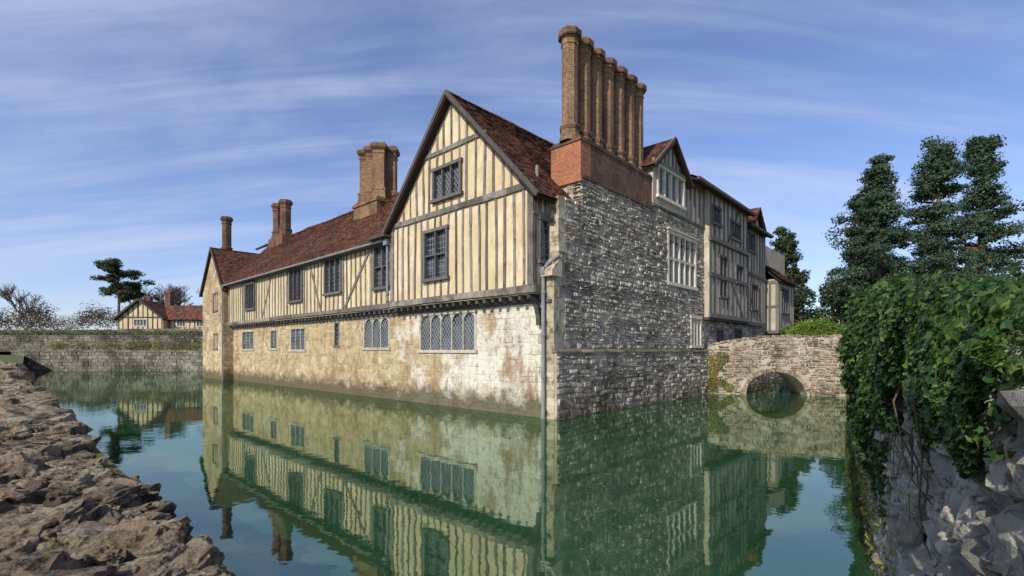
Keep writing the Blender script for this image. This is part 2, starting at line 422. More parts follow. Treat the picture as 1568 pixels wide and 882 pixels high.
wall(H['plaster'],PR,-.5,1.5,4.1,7.4,hR,.1)
studs(tb,PR,-.5,.9,4.3,7.4,[(-.3,.8,4.9,6.5)],.3,.12)
pbox(tb,PR,-.56,.9,6.5,6.62,-.02,.05); pbox(tb,PR,-.5,1,4.02,4.3,-.02,.06)
window(H,PR,*hR[0],2,1,fmb=H['window_frames'],pr=.08,d=.08)
H['plaster'].poly([(-.5,8.4,4.1),(1,8.4,4.1),(1,8.4,7.4),(-.5,8.4,7.4)])
hW=[(8.6,10.0,4.97,6.85),(13.0,14.8,5.1,6.85),(17.46,19.2,5.0,6.8),(24.7,26.4,4.97,6.65)]
wall(H['plaster'],PW,8.4,30.3,4.1,7.3,hW)
studs(tb,PW,8.55,30.2,4.25,7.0,hW,.44,.12)
beam(tb,PW,8.4,30.3,6.98,7.2,-.02,.06)
for h,n in zip(hW,(2,3,3,3)): window(H,PW,*h,n,1 if n==3 else 2,fmb=H['window_frames'],pr=.10)
bar(tb,PW,(12.7,4.3),(10.3,6.9),.13,-.02,.05); bar(tb,PW,(15.3,4.3),(16.6,6.9),.12,-.02,.045); bar(tb,PW,(23.5,4.3),(21.9,6.9),.12,-.02,.045)
for a in (10.2,12.8,17.2,19.5,24.4,26.7): pbox(tb,PW,a,a+.18,4.25,7.0,-.02,.05)
pp=H['drain_pipes']
def pipe(x,y,z0,z1,r=.055):
    tube(pp,[(x,y,z0),(x,y,z1)],[r,r],10)
    z=z0+.3
    while z<z1: tube(pp,[(x,y,z-.05),(x,y,z+.05)],[r*1.35]*2,10); z+=1.35
pipe(-.14,.32,-.3,4.75,.065); tube(pp,[(-.14,.32,4.7),(-.1,.18,4.95),(.15,-.12,5.25)],[.065]*3,10)
pp.box(-.25,.0,.2,.45,4.62,4.85)
pipe(-.62,8.55,4.3,6.9); pp.box(-.75,-.5,8.42,8.7,6.7,6.95); tube(pp,[(-.62,8.55,4.35),(-.4,8.55,4.0),(-.1,8.55,3.8)],[.05]*3,10); pipe(-.75,30.1,-.3,7.0)
tube(pp,[(-.72,8.7,6.92),(-.72,30.3,6.92)],[.06,.06],8)
tube(pp,[(.3,.95,7.8),(.3,.95,8.4)],[.055,.055],9)
td.box(-.95,-.4,8.3,9.6,7.02,7.1)

rt,ru=H['roof_tiles'],H['roof_underlay']
roof(rt,ru,(-.80,.05,7.03),(1,0,0),(0,1,1.075),13.2,6.39, clip=lambda a,b: not(a>2.4 and a<7.4 and b<1.6))
roof(rt,ru,(-.80,8.75,7.03),(1,0,0),(0,-1,1.075),6.5,6.39)
rise=(10.65-6.95)/(2.8+.7)
roof(rt,None,(-.7,5.2,6.95),(0,1,0),(1,0,rise),25.2,5.09,clip=lambda a,b:a>3.3-b*.62)
ru.poly([(-.68,8.45,6.88),(-.68,30.4,6.88),(2.8,30.4,10.56),(2.8,8.45,10.56)])
ru.poly([(2.8,5,10.62),(2.8,31,10.62),(6.6,31,6.9),(6.6,5,6.9)])
td.box(-.7,-.35,8.45,30.3,6.84,6.88)
def ridge(p0,p1,n):
    p0,p1=V(p0),V(p1); d=(p1-p0)/n; s=V((-d.y,d.x,0)).normalized()*.14
    for i in range(n):
        a=p0+d*i; b=a+d*.96; u=V((0,0,.09+R(-.015,.015)+.07*noise.noise(V((i*.15,n,0)))));l=V((0,0,-.05))
        rt.add([a-s+l,b-s+l,b+u,a+u,a+s+l,b+s+l],[(0,1,2,3),(3,2,5,4)])
ridge((-.80,4.4,11.72),(12.3,4.4,11.72),34); ridge((2.8,6,10.66),(2.8,34,10.66),70)

PX=A(-.62); hX=[(31.6,32.7,5.2,6.5),(31.6,32.6,2.3,3.4)]
gx=lambda a:6.9+(2.6-abs(a-32.9))*1.22
wall(H['ashlar_mortar'],PX,30.3,35.5,-.6,gx,hX,brk=[32.9])
stones(H['ashlar_blocks'],PX,30.3,35.5,-.5,6.9,.26,.5,.015,hX,gap=.006,bev=.012)
stones(H['ashlar_blocks'],PX,30.3,35.5,6.9,10,.26,.5,.015,inside=lambda a,z:z<gx(a) if 30.3<a<35.5 else z<6.95,gap=.006,bev=.012)
for h in hX: window(H,PX,*h,2,fmb=H['window_frames'],pr=.03)
wall(H['ashlar_mortar'],B(30.3),-.62,0.1,-.6,6.95); stones(H['ashlar_blocks'],B(30.3),-.6,0,-.5,6.9,.26,.4,.012,gap=.006,bev=.012)
H['ashlar_mortar'].box(-.6,6,30.35,35.45,-.6,6.8)
roof(rt,ru,(-.8,30.0,6.6),(1,0,0),(0,2.9,3.54),7.5,4.57); roof(rt,ru,(-.8,35.8,6.6),(1,0,0),(0,-2.9,3.54),7.5,4.57)
bar(td,PX,(30.0,6.55),(32.9,10.1),.2,.14,.19); bar(td,PX,(35.8,6.55),(32.9,10.1),.2,.141,.191)
H['ashlar_mortar'].box(.3,6.2,3.2,30.3,-.6,4.05); H['plaster'].box(-.1,6.2,8.7,30.3,4.06,6.9)

# right front stone
PB=B(0); hB=[(8.11,11.2,5.2,7.4),(10.58,11.84,2.4,3.76)]
wall(H['rubble_mortar'],PB,0,.25,-.6,4.9); wall(H['rubble_mortar'],PB,.25,1.5,-.6,7.2); wall(H['rubble_mortar'],PB,1.5,12.2,-.6,8.3,hB,.3)
rb=H['rubble_blocks']
stones(rb,PB,.55,1.5,2.25,7.2,.125,.22,.05,skip=.12,jit=.024,wave=.07); stones(rb,PB,1.5,12.2,2.25,8.25,.125,.22,.05,[hB[0],(10.5,11.92,2.3,3.84)],skip=.12,jit=.024,wave=.07)
H['rubble_mortar'].box(.26,1.5,.001,1.2,4,7.18); H['rubble_mortar'].box(1.5,12.19,.32,1.2,4,8.28)
stones(rb,A(1.5),0,.6,7.25,8.2,.14,.26,.04)
stones(rb,A(.25),0.02,.38,4.95,7.15,.2,.3,.02)
stones(rb,A(12.2),0,.3,3,8,.2,.3,.01)
PP=B(-.12)
wall(H['rubble_mortar'],PP,0,12.86,-.6,2.12); stones(rb,PP,.0,12.86,-.5,2.1,.14,.26,.06,skip=.08,jit=.024,wave=.06)
wall(H['rubble_mortar'],A(0),-.12,.0,-.6,2.12); 
H['rubble_mortar'].box(12.2,12.86,-.11,1,-.6,2.1)
a=-.05
while a<12.9:
    w=R(.3,.9); e=min(a+w-.01,12.95); j=R(-.05,.03); zj=R(-.02,.02)
    H['ledge'].hexa([(a,-.17+j,2.12),(e,-.17+j,2.12),(e,.05,2.12),(a,.05,2.12),(a,-.15+j,2.18+zj),(e,-.15+j,2.18+zj),(e,.05,2.27),(a,.05,2.27)]); a+=w
window(H,PB,*hB[0],5,2,fmb=H['white_window_frames'],pr=.05,fw=.12,mw=.12,hood=True,d=.16)
window(H,PB,*hB[1],3,1,fmb=H['white_window_frames'],pr=.05,fw=.1,mw=.1,d=.14)
a=6.65
while a<12.2:
    w=R(.5,.8); e=min(a+w,12.25); pbox(H['ledge'],PB,a,e-.01,8.26,8.38,-.4,.07); a=e
bk,bd=H['brick_stack'],H['brick_stack_dark']
bk.box(1.44,2.05,-.03,1.25,8.2,9.42); bd.box(2.05,6.65,-.028,1.25,8.2,9.42)
bk.box(1.40,1.499,-.07,1.3,7.95,8.2); 
bd.box(1.5,6.68,-.07,1.3,8.08,8.2) 
bd.box(1.47,6.63,0.0,1.2,9.42,9.52); bd.box(1.40,6.70,-.06,1.28,9.35,9.425)
cs=H['chimney_shafts']
def shaft(x,y,z0,z1,r=.29,mb=None,ph=math.pi/8,n=8):
    mb=mb or cs
    lathe(mb,(x,y),[(z0,r*1.34),(z0+.16,r*1.34),(z0+.22,r*1.2),(z0+.45,r*1.2),(z0+.50,r*1.28),(z0+.57,r*1.28),(z0+.62,r),(z1-.60,r),
      (z1-.56,r*1.13),(z1-.50,r*1.13),(z1-.49,r*1.02),(z1-.38,r*1.04),(z1-.34,r*1.22),(z1-.25,r*1.25),(z1-.24,r*1.38),(z1-.1,r*1.38),(z1-.09,r*1.22),(z1,r*1.2),(z1,r*.7),(z1-.3,r*.65)],n,ph)
for i in range(7):
    x=1.68+.8*i+R(-.02,.02); y=.62+R(-.02,.02)
    shaft(x,y,9.5,13.42+R(-.04,.03),.285)
    lathe(bd,(x,y),[(9.9,.355),(10.0,.372),(10.06,.355)])
    lathe(bd,(x,y),[(13.13,.40),(13.17,.425),(13.35,.425),(13.37,.36)])
for u in (13.8,14.5,15.2):
    for v in (2.25,2.95): 
        shaft(v,u,10.4,13.45,.42,ph=0,n=4); lathe(bd,(v,u),[(13.1,.5),(13.2,.60),(13.36,.60),(13.37,.5)],4,0)
cs.box(1.75,3.45,13.3,15.7,8.8,10.45); cs.box(1.68,3.5,13.22,15.78,10.2,10.33)
for u in (27.2,28.6):
    shaft(2.6,u,10.6,13.3,.36,mb=bd); 
bd.box(2.1,3.2,26.6,29.2,9.3,10.62)
shaft(.5,33.4,9.8,12.8,.33,mb=bd); bd.box(.05,.95,32.9,33.9,9,9.85)

PD=B(-.08); hD=[(6.95,9.6,8.75,10.0)]
gd=lambda a:10.1+(1.65-abs(a-8.25))*.85
wall(H['plaster_grey'],PD,6.6,9.9,8.38,gd,hD,.15,brk=[8.25])
window(H,PD,*hD[0],4,1,fmb=H['white_window_frames'],pr=.07,fw=.1,mw=.09)
H['plaster_grey'].poly([(6.6,-.08,8.38),(6.6,2,8.38),(6.6,2,10.1),(6.6,-.08,10.1)])
bar(H['timber_grey'],PD,(6.35,9.85),(8.25,11.5),.16,.2,.26); bar(H['timber_grey'],PD,(10.15,9.85),(8.25,11.5),.16,.201,.261)
pbox(H['timber_grey'],PD,6.55,9.95,10.08,10.22,-.02,.1)
studs(H['timber_grey'],PD,6.9,9.6,10.22,lambda a:gd(a)-.05,[],.4,.12)
roof(rt,ru,(6.35,-.36,9.85),(0,1,0),(1.9,0,1.65),4.6,2.52); roof(rt,ru,(10.15,-.36,9.85),(0,1,0),(-1.9,0,1.65),4.6,2.52)
tg=H['timber_grey']; pg=H['plaster_grey']
P0=B(-.02); wall(pg,P0,9.9,12.2,8.38,10.3); studs(tg,P0,9.95,12.2,8.4,10.2,[],.5,.14); pbox(tg,P0,9.9,12.2,10.1,10.3,-.02,.08)
P1=B(-.28); h1=[(13.5,14.7,5.0,7.1),(12.55,13.7,8.65,9.5),(15.2,16.8,8.35,9.25),(16,17.2,6.0,6.95)]
wall(pg,P1,12.2,18.1,3.85,10.3,h1,.15)
studs(tg,P1,12.25,18.05,3.9,10.2,h1,.62,.17)
for z in (3.85,5.9,7.75,10.08): pbox(tg,P1,12.18,18.12,z,z+.22,-.02,.07)
pbox(td,P1,12.18,18.12,7.69,7.748,-.02,.14)
bar(tg,P1,(14.8,7.95),(16.6,10.1),.16,-.02,.05); bar(tg,P1,(17.3,4.0),(15.4,5.9),.16,-.02,.05)
for h,n in zip(h1,(2,2,3,2)): window(H,P1,*h,n,1,fmb=H['window_frames'],pr=.07)
pg.poly([(12.2,-.28,3.85),(12.2,.2,3.85),(12.2,.2,10.3),(12.2,-.28,10.3)])
td.box(12.2,18.1,-.3,.3,3.72,3.84)
P2=B(-.12); h2=[(18.6,20,8.2,9.3),(19.2,20.6,4.7,6.2)]
wall(pg,P2,18.1,22.2,3.7,9.75,h2,.15); studs(tg,P2,18.2,22.15,3.75,9.6,h2,.6,.17)
for z in (3.7,6.7,9.55): pbox(tg,P2,18.1,22.2,z,z+.22,-.02,.07)
for h in h2: window(H,P2,*h,3,1,fmb=H['window_frames'],pr=.07)
roof(rt,ru,(9.9,-.65,10.15),(1,0,0),(0,4.2,2.1),8.5,4.7); roof(rt,ru,(18.1,-.5,9.6),(1,0,0),(0,4.2,2.1),4.4,4.7)
td.box(9.9,18.4,-.72,-.6,10.06,10.2); td.box(18.1,22.5,-.56,-.45,9.52,9.66)
P3=B(-.2); g3=lambda a:9.8+(1.2-abs(a-19.9))*1.0
wall(pg,P3,18.7,21.1,9.6,g3,brk=[19.9]); roof(rt,ru,(18.45,-.5,9.5),(0,1,0),(1.45,0,1.45),3,2.05); roof(rt,ru,(21.35,-.5,9.5),(0,1,0),(-1.45,0,1.45),3,2.05)
shaft(16.5,1.8,10.5,12.0,.3,mb=bd)
P4=B(-.7); h4=[(23.6,25.4,4.7,6.3)]
wall(pg,P4,23,27,3.4,6.9,h4,.15); studs(tg,P4,23.05,26.95,3.5,6.8,h4,.6,.15); window(H,P4,*h4[0],3,1,fmb=H['window_frames'],pr=.07)
P4b=A(22.98); wall(pg,P4b,-.7,.3,3.4,6.9); studs(tg,P4b,-.7,.3,3.5,6.8,[],.45,.14); pbox(tg,P4b,-.7,.3,5.0,5.15,-.02,.045); pbox(tg,P4b,-.7,.3,6.6,6.8,-.02,.05)
pbox(tg,P4,22.95,27.05,3.3,3.5,-.7,.06)
roof(rt,ru,(22.8,-.95,6.75),(1,0,0),(0,2,1.9),4.5,2.76)
tg.hexa([(23.2,-.65,3.3),(23.4,-.65,3.3),(23.4,0,2.4),(23.2,0,2.4),(23.2,-.5,3.4),(23.4,-.5,3.4),(23.4,.1,3.4),(23.2,.1,3.4)])
P5=B(.12); h5=[(14.2,15.3,2.0,3.3),(17,18.3,2.0,3.4)]
wall(H['rubble_mortar'],P5,12.2,30,-.6,3.9,h5,.2); stones(rb,P5,12.9,30,-.4,3.85,.16,.32,.04,h5)
for h in h5: window(H,P5,*h,2,1,fmb=H['window_frames'],pr=.03)
pg.box(12.3,29,.35,6,3.9,9.4); H['rubble_mortar'].box(1.5,30,.4,6,-.6,3.9); pg.box(22.2,29.5,.3,6,3.9,6.8)
roof(rt,ru,(22.2,0,6.7),(1,0,0),(0,3,2.4),7.6,3.8)
for k,mb in H.items():
    if mb.f: mb.obj(k,keys[k],house)

# ------------------------------------------------------------------ ground, water
moat=[(.818,.597),(4.49,6),(7.19,9.89),(10.05,14.2),(14.3,20.5),(16.2,22.6),(20,27),(30,38),(31,42),(20,45),(6,36),(-8,44),(-12,50.7),(-52.5,51.8),(-24,23.5),(-5.97,6.86),(-2.09,3.28)]
mz=[.9,2,2,2,2.1,2.2,2.2,2.3,2.3,2.3,2.3,2.3,2.15,1.6,.9,.85,.85]
outer=[(-900,-500),(900,-500),(900,1200),(-900,1200)]
bm=bmesh.new()
def loop(ps):
    vs=[bm.verts.new((x,y,0)) for x,y in ps]
    es=[bm.edges.new((vs[i],vs[(i+1)%len(vs)])) for i in range(len(vs))]
    return vs,es
vo,eo=loop(outer); vi,ei=loop(moat)
bmesh.ops.triangle_fill(bm,use_beauty=True,use_dissolve=False,edges=eo+ei)
for v,zq in zip(vo+vi,[.8,2,2.2,2.2]+mz): v.co.z=zq
me=bpy.data.meshes.new('ground'); bm.to_mesh(me); bm.free()
m_ground=M('grass_ground',(.07,.095,.025),(.12,.13,.045),.6,c3=(.14,.11,.06),s3=.3,t3=(.5,.7),bump=.6,bs=12,bd=.05)
me.materials.append(m_ground); S.collection.objects.link(bpy.data.objects.new('ground',me))

k=N('moat_water')
f=k.n('ShaderNodeFresnel'); f.inputs[0].default_value=1.95
n1=k.noise(1.3,3,.5); n2=k.noise(6,3,.5)
h=k.math('ADD',n1,k.math('MULTIPLY',n2,.2))
bmp=k.bump(h,.05,.06)
d=k.n('ShaderNodeBsdfPrincipled'); cc=k.mix(k.rng(k.noise(.25,4),.35,.65),(.014,.058,.022),(.032,.092,.040))
k.l(cc,d.inputs['Base Color']); d.inputs['Roughness'].default_value=.5; d.inputs['Specular IOR Level'].default_value=0
gl=k.n('ShaderNodeBsdfGlossy'); gl.inputs['Roughness'].default_value=.012; gl.inputs['Color'].default_value=(.70,.80,.68,1)
k.l(bmp,gl.inputs['Normal']); k.l(bmp,f.inputs['Normal'])
mx=k.n('ShaderNodeMixShader'); k.l(k.rng(f.outputs[0],0,1,.22,1),mx.inputs[0]); k.l(d.outputs[0],mx.inputs[1]); k.l(gl.outputs[0],mx.inputs[2]); k.l(mx.outputs[0],k.out.inputs[0])
w=MB(); w.poly([(-60,0.2,0),(34,.2,0),(34,60,0),(-60,60,0)]); w.obj('moat_water',k.m)
b=MB(); b.poly([(-60,0.2,-1.2),(34,.2,-1.2),(34,60,-1.2),(-60,60,-1.2)]); b.obj('moat_bed',m_darkwall)

# ------------------------------------------------------------------ rocks
def ico(sub):
    bm=bmesh.new(); bmesh.ops.create_icosphere(bm,subdivisions=sub,radius=1); bm.verts.ensure_lookup_table()
    r=([v.co.copy() for v in bm.verts],[tuple(v.index for v in f.verts) for f in bm.faces]); bm.free(); return r
ICO={2:ico(2),3:ico(3),4:ico(4)}
def rock(mb,c,sx,sy,sz,rz,sub=3,amp=.35,tilt=0):
    vs,fs=ICO[sub]; o=V((R(-50,50),R(-50,50),R(-50,50))); out=[]
    m=Matrix.Rotation(rz,3,'Z')@Matrix.Rotation(R(-tilt,tilt),3,'X')@Matrix.Rotation(R(-tilt,tilt),3,'Y'); c=V(c)
    for v in vs:
        q=V([math.copysign(abs(t)**.65,t) for t in v])
        w=1+amp*noise.noise(v*1.1+o)+amp*.5*noise.noise(v*2.6+o)
        if sub>2: w+=amp*.3*noise.noise(v*6+o)
        if sub>3: w+=amp*.22*noise.noise(v*13+o)
        q=q*w
        out.append(m@V((q.x*sx,q.y*sy,q.z*sz))+c)
    mb.add(out,fs)
def rockmat():
    k=N('lichen_rock')
    c=k.mix(k.rng(k.noise(4),.3,.7),(.34,.25,.16),(.20,.16,.12)); c=k.val(c,k.rng(k.island(),0,1,.6,1.5))
    c=k.mix(k.rng(k.noise(3,8,.8),.48,.58,0,.9),c,(.55,.48,.36))
    c=k.mix(k.rng(k.noise(6,8,.8),.55,.63,0,.9),c,(.42,.25,.09))
    vo=k.n('ShaderNodeTexVoronoi'); vo.inputs['Scale'].default_value=26; k.l(k.tc.outputs['Object'],vo.inputs['Vector'])
    pit=k.rng(vo.outputs['Distance'],.12,.4)
    c=k.mix(k.rng(k.noise(9,9,.85),.50,.58,0,.94),c,(.04,.03,.024))
    h=k.math('ADD',k.math('MULTIPLY',pit,.35),k.math('MULTIPLY',k.noise(20,9,.8),1.4))
    k.pbr(c,.95,k.bump(h,1,.05),.15); return k.m
m_rock=rockmat()
nb=MB(); ed=V((-.735,.678)); bk2=V((-.678,-.735)); p0=V((-2.09,3.28))
t=-3.5
while t<62:
    near=t<7
    dd=.17
    while dd<(1.8 if t<24 else .9):
        s=R(.07,.22) if near else R(.14,.32) if t<24 else R(.4,.6)
        c=p0+ed*(t+R(-.08,.08))+bk2*(dd+s*.3+.12*noise.noise(V((t*1.3,dd,0))))
        if c.length>1.0 and not (abs(c.x)<.8 and c.y<1.9):
            rock(nb,(c.x,c.y,.80+R(-.06,.10)+s*(.22 if near else .05)),s*R(.9,1.35),s*R(.7,1),s*R(.45,.75),R(0,3.1),4 if (t<3.5 and dd<.7 and s>.12) else 3 if near else 2,.45,.35)
        dd+=s*1.25+.02
    t+=R(.17,.26) if near else .3 if t<24 else .7
t=-3
while t<24:
    z=-.1
    while z<.75:
        s=R(.14,.26); c=p0+ed*(t+R(-.1,.1))+bk2*.25
        rock(nb,(c.x,c.y,z),s,s*.8,s*.55,math.atan2(ed.y,ed.x),2); z+=s*.9
    t+=.36
P=W((p0.x-.25,p0.y-.25),(ed.x,ed.y),(-bk2.x,-bk2.y))
pbox(nb,P,-4,66,-1,.72,-1.6,0)
nb.obj('rubble_wall',m_rock,smooth=False)

def rwm():
    k=N('retaining_wall_stone')
    c=k.mix(k.rng(k.noise(5),.3,.7),(.46,.43,.36),(.28,.26,.215)); c=k.val(c,k.rng(k.island(),0,1,.65,1.4))
    c=k.mix(k.rng(k.noise(4,8,.8),.50,.60,0,.9),c,(.66,.63,.56))
    c=k.mix(k.rng(k.noise(3,8,.8),.54,.64,0,.85),c,(.15,.15,.055))
    c=k.mix(k.rng(k.noise(8,9,.85),.51,.60,0,.9),c,(.07,.06,.046))
    k.pbr(c,.95,k.bump(k.noise(18,7,.7),1,.035),.15); return k.m
m_rw=rwm()
rw=MB(); line=[V(p) for p in moat[:6]]
for a,b in zip(line,line[1:]):
    d=(b-a); L=d.length; d.normalize(); nn=V((d.y,-d.x))
    P=W((a.x+nn.x*.12,a.y+nn.y*.12),(d.x,d.y),(-nn.x,-nn.y)); pbox(rw,P,0,L,-1,2.0,-.6,0)
    t=0
    while t<L:
        yy=(a+d*t).y; close=yy<8
        z=-.1+R(0,.1)
        while z<2.1:
            s=R(.06,.17) if close else R(.16,.28)
            c=a+d*(t+R(-.06,.06))+nn*.15
            rock(rw,(c.x,c.y,z),s*1.25,.15+R(-.02,.03),s*.62,math.atan2(d.y,d.x),3 if yy<5 else 2,.45,.15); z+=s*1.0
        t+=.19 if close else .4
rw.obj('retaining_wall',m_rw)

# ------------------------------------------------------------------ ivy
def leaf(mb,p,n,s,heart=True):
    n=n.normalized(); x=n.orthogonal().normalized(); x=Matrix.Rotation(R(0,6.28),3,n)@x; y=n.cross(x)
    if heart: q=[(0,-.5,0),(.30,-.52,.03),(.55,-.1,.1),(.2,.1,0),(0,.75,-.12),(-.2,.1,0),(-.55,-.1,.1),(-.30,-.52,.03)]
    else: q=[(0,-.6,0),(.3,0,.08),(0,.6,0),(-.3,0,.08)]
    mb.poly([p+x*(a*s)+y*(b*s)+n*(c*s) for a,b,c in q])
def line_at(y):
    for a,b in zip(line,line[1:]):
        if a.y<=y<=b.y: return a+(b-a)*((y-a.y)/(b.y-a.y)),(b-a).normalized()
    return line[-1],(line[-1]-line[-2]).normalized()
iv=MB(); cnt=0
topf=lambda y:2.16+min(y,7)*.13+.22*noise.noise(V((y*1.1,0,0)))+.08*noise.noise(V((y*4,0,0)))-max(0,y-8)*.3
while cnt<70000:
    y=1.1+9.2*random.random()**1.45
    p,d=line_at(y); nm=V((-d.y,d.x))
    top=topf(y)
    bot=(1.95 if y<2.6 else 1.95-(y-2.6)*.6 if y<4.2 else 1.0)+.6*noise.noise(V((y*2.3,9,0)))+max(0,y-6.0)*.32
    z=bot+(top-bot)*random.random()**.85
    f=(z-bot)/(max(top-bot,.1))
    bulge=.04+.16*math.sin(min(1,max(0,f)*1.05)*math.pi)**.7*min(1,y/5)
    bulge*=1+1.1*noise.noise(V((y*1.8,z*2.0,4)))
    back=0
    if z>2.0 and random.random()<.55:
        z=top-.25*random.random()**2-.2*abs(noise.noise(V((y*2,3,1)))); back=R(0,1.7)
    hole=noise.noise(V((y*2.4,z*2.4,7.7)))
    if hole<-.20 and z<2.0: continue
    if z<1.7 and random.random()<.35: continue
    c=p+nm*(bulge*R(.5,1.1)-back)
    n=V((nm.x,nm.y,.5))+V((R(-.9,.9),R(-.9,.9),R(-.7,.8)))
    leaf(iv,V((c.x,c.y,z+(R(0,.12) if random.random()<.1 else 0))),n,R(.026,.056)*(.62 if y<2 else .8 if y<3 else 1 if y<4.5 else 1.3)); cnt+=1
ivyE=empty('ivy'); iv.obj('ivy_leaves',m_ivy,ivyE)
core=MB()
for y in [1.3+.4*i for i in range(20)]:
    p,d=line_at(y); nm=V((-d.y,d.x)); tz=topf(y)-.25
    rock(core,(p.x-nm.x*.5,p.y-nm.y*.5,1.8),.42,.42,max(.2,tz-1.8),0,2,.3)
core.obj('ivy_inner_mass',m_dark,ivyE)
st=MB()
for i in range(40):
    y=R(1.8,8); p,d=line_at(y); nm=V((-d.y,d.x)); pts=[]; z=2.1
    for j in range(6):
        c=p+nm*(.03+.02*math.sin(j)); pts.append((c.x+R(-.05,.05)+d.x*j*.03,c.y+d.y*j*.03,z)); z-=R(.1,.22)
    tube(st,pts,[.006-.0008*j for j in range(6)],5)
st.obj('ivy_stems',m_bark,ivyE)
dg=MB()
for i in range(16000):
    y=R(3.4,19); p,d=line_at(y); nm=V((-d.y,d.x))
    z=R(.5,2.35)+.3*noise.noise(V((y,0,5))) if y>7.5 else R(.15,1.9)
    if noise.noise(V((y*.8,z*1.3,2)))<(-.12 if y>7.5 else .08): continue
    c=p+nm*R(-.05,.12); leaf(dg,V((c.x,c.y,z)),V((nm.x,nm.y,.4))+V((R(-1,1),R(-1,1),R(-1,1))),R(.05,.11)*(1 if y>7 else .55),False)
dg.obj('trailing_plants',m_dry)

# ------------------------------------------------------------------ bridge
br=empty('stone_bridge'); ba=V((9.9,24.3)); bb=V((16.4,22.5)); bdv=(bb-ba); BL=bdv.length; bdv.normalize(); bn=V((bdv.y,-bdv.x))
bt=lambda a:2.42+.42*math.sin(min(1,max(0,(a-.0)/3.4))*math.pi/2)
ac,ar,ah=3.06,1.34,1.13
def aro(a): 
    q=1-((a-ac)/ar)**2
    return ah*math.sqrt(q) if q>0 else 0
ms=MB(); sm=MB(); cp=MB(); ring=MB()
for side,o in ((0,0),(1,-2.6)):
    P=W((ba.x+bn.x*o,ba.y+bn.y*o),(bdv.x,bdv.y),(bn.x,bn.y)) if side==0 else W((ba.x+bn.x*o,ba.y+bn.y*o),(bdv.x,bdv.y),(-bn.x,-bn.y))
    n=60
    for i in range(n):
        a0,a1=BL*i/n,BL*(i+1)/n
        lo0=aro(a0) if aro(a0)>0 else -.6; lo1=aro(a1) if aro(a1)>0 else -.6
        sm.hexa([P(a0,lo0,-.35),P(a1,lo1,-.35),P(a1,lo1,0),P(a0,lo0,0),P(a0,bt(a0)-.03,-.35),P(a1,bt(a1)-.03,-.35),P(a1,bt(a1)-.03,0),P(a0,bt(a0)-.03,0)])
    stones(ms,P,0,BL,-.4,2.84,.13,.22,.06,inside=lambda a,z:(z<bt(a)-.03) and (((a-ac)/(ar+.2))**2+(max(z,0)/(ah+.2))**2>1),bev=.03,jit=.03,skip=.08,wave=.06)
    a=0
    while a<BL:
        w_=R(.18,.42); e=min(a+w_,BL); rock(cp,P((a+e)/2,bt((a+e)/2)+R(-.02,.02),-.17),(e-a)*.52,.21,.075+R(0,.04),math.atan2(bdv.y,bdv.x),2,.4); a=e
    m=26
    for i in range(m):
        t0=math.pi*i/m+.006; t1=math.pi*(i+1)/m-.006; r2=R(.15,.26)
        f=lambda t,e:(ac-(ar+e)*math.cos(t),(ah+e)*math.sin(t))
        q=[f(t0,0),f(t1,0),f(t1,r2),f(t0,r2)]; oo=R(.01,.06)
        ring.hexa([P(x,z,-.05) for x,z in q]+[P(x,z,oo) for x,z in q])
PF=W((ba.x,ba.y),(bdv.x,bdv.y),(bn.x,bn.y))
m=24
for i in range(m):
    t0,t1=math.pi*i/m,math.pi*(i+1)/m
    f=lambda t:(ac-ar*math.cos(t),ah*math.sin(t)-.02)
    (x0,z0),(x1,z1)=f(t0),f(t1)
    sm.poly([PF(x0,z0,-.02),PF(x1,z1,-.02),PF(x1,z1,-2.6),PF(x0,z0,-2.6)])
for i in range(60):
    a0,a1=BL*i/60,BL*(i+1)/60
    sm.poly([PF(a0,bt(a0)-.7,-.3),PF(a1,bt(a1)-.7,-.3),PF(a1,bt(a1)-.7,-2.3),PF(a0,bt(a0)-.7,-2.3)])
ms.obj('facing_stones',m_bridge,br); sm.obj('core',m_mortarB,br); cp.obj('coping',m_bridge,br); ring.obj('arch_ring',m_bridge,br)
cl=MB()
for i in range(3600):
    a=R(.0,1.6); z=R(.1,2.0)
    if noise.noise(V((a*2,z*1.6,3)))<(a-.7)*.6: continue
    p=V(PF(a,z,R(.03,.14))); leaf(cl,p,V((bn.x,bn.y,.4))+V((R(-1,1),R(-1,1),R(-1,1))),R(.04,.09),False)
cl.obj('creeper',m_dry)

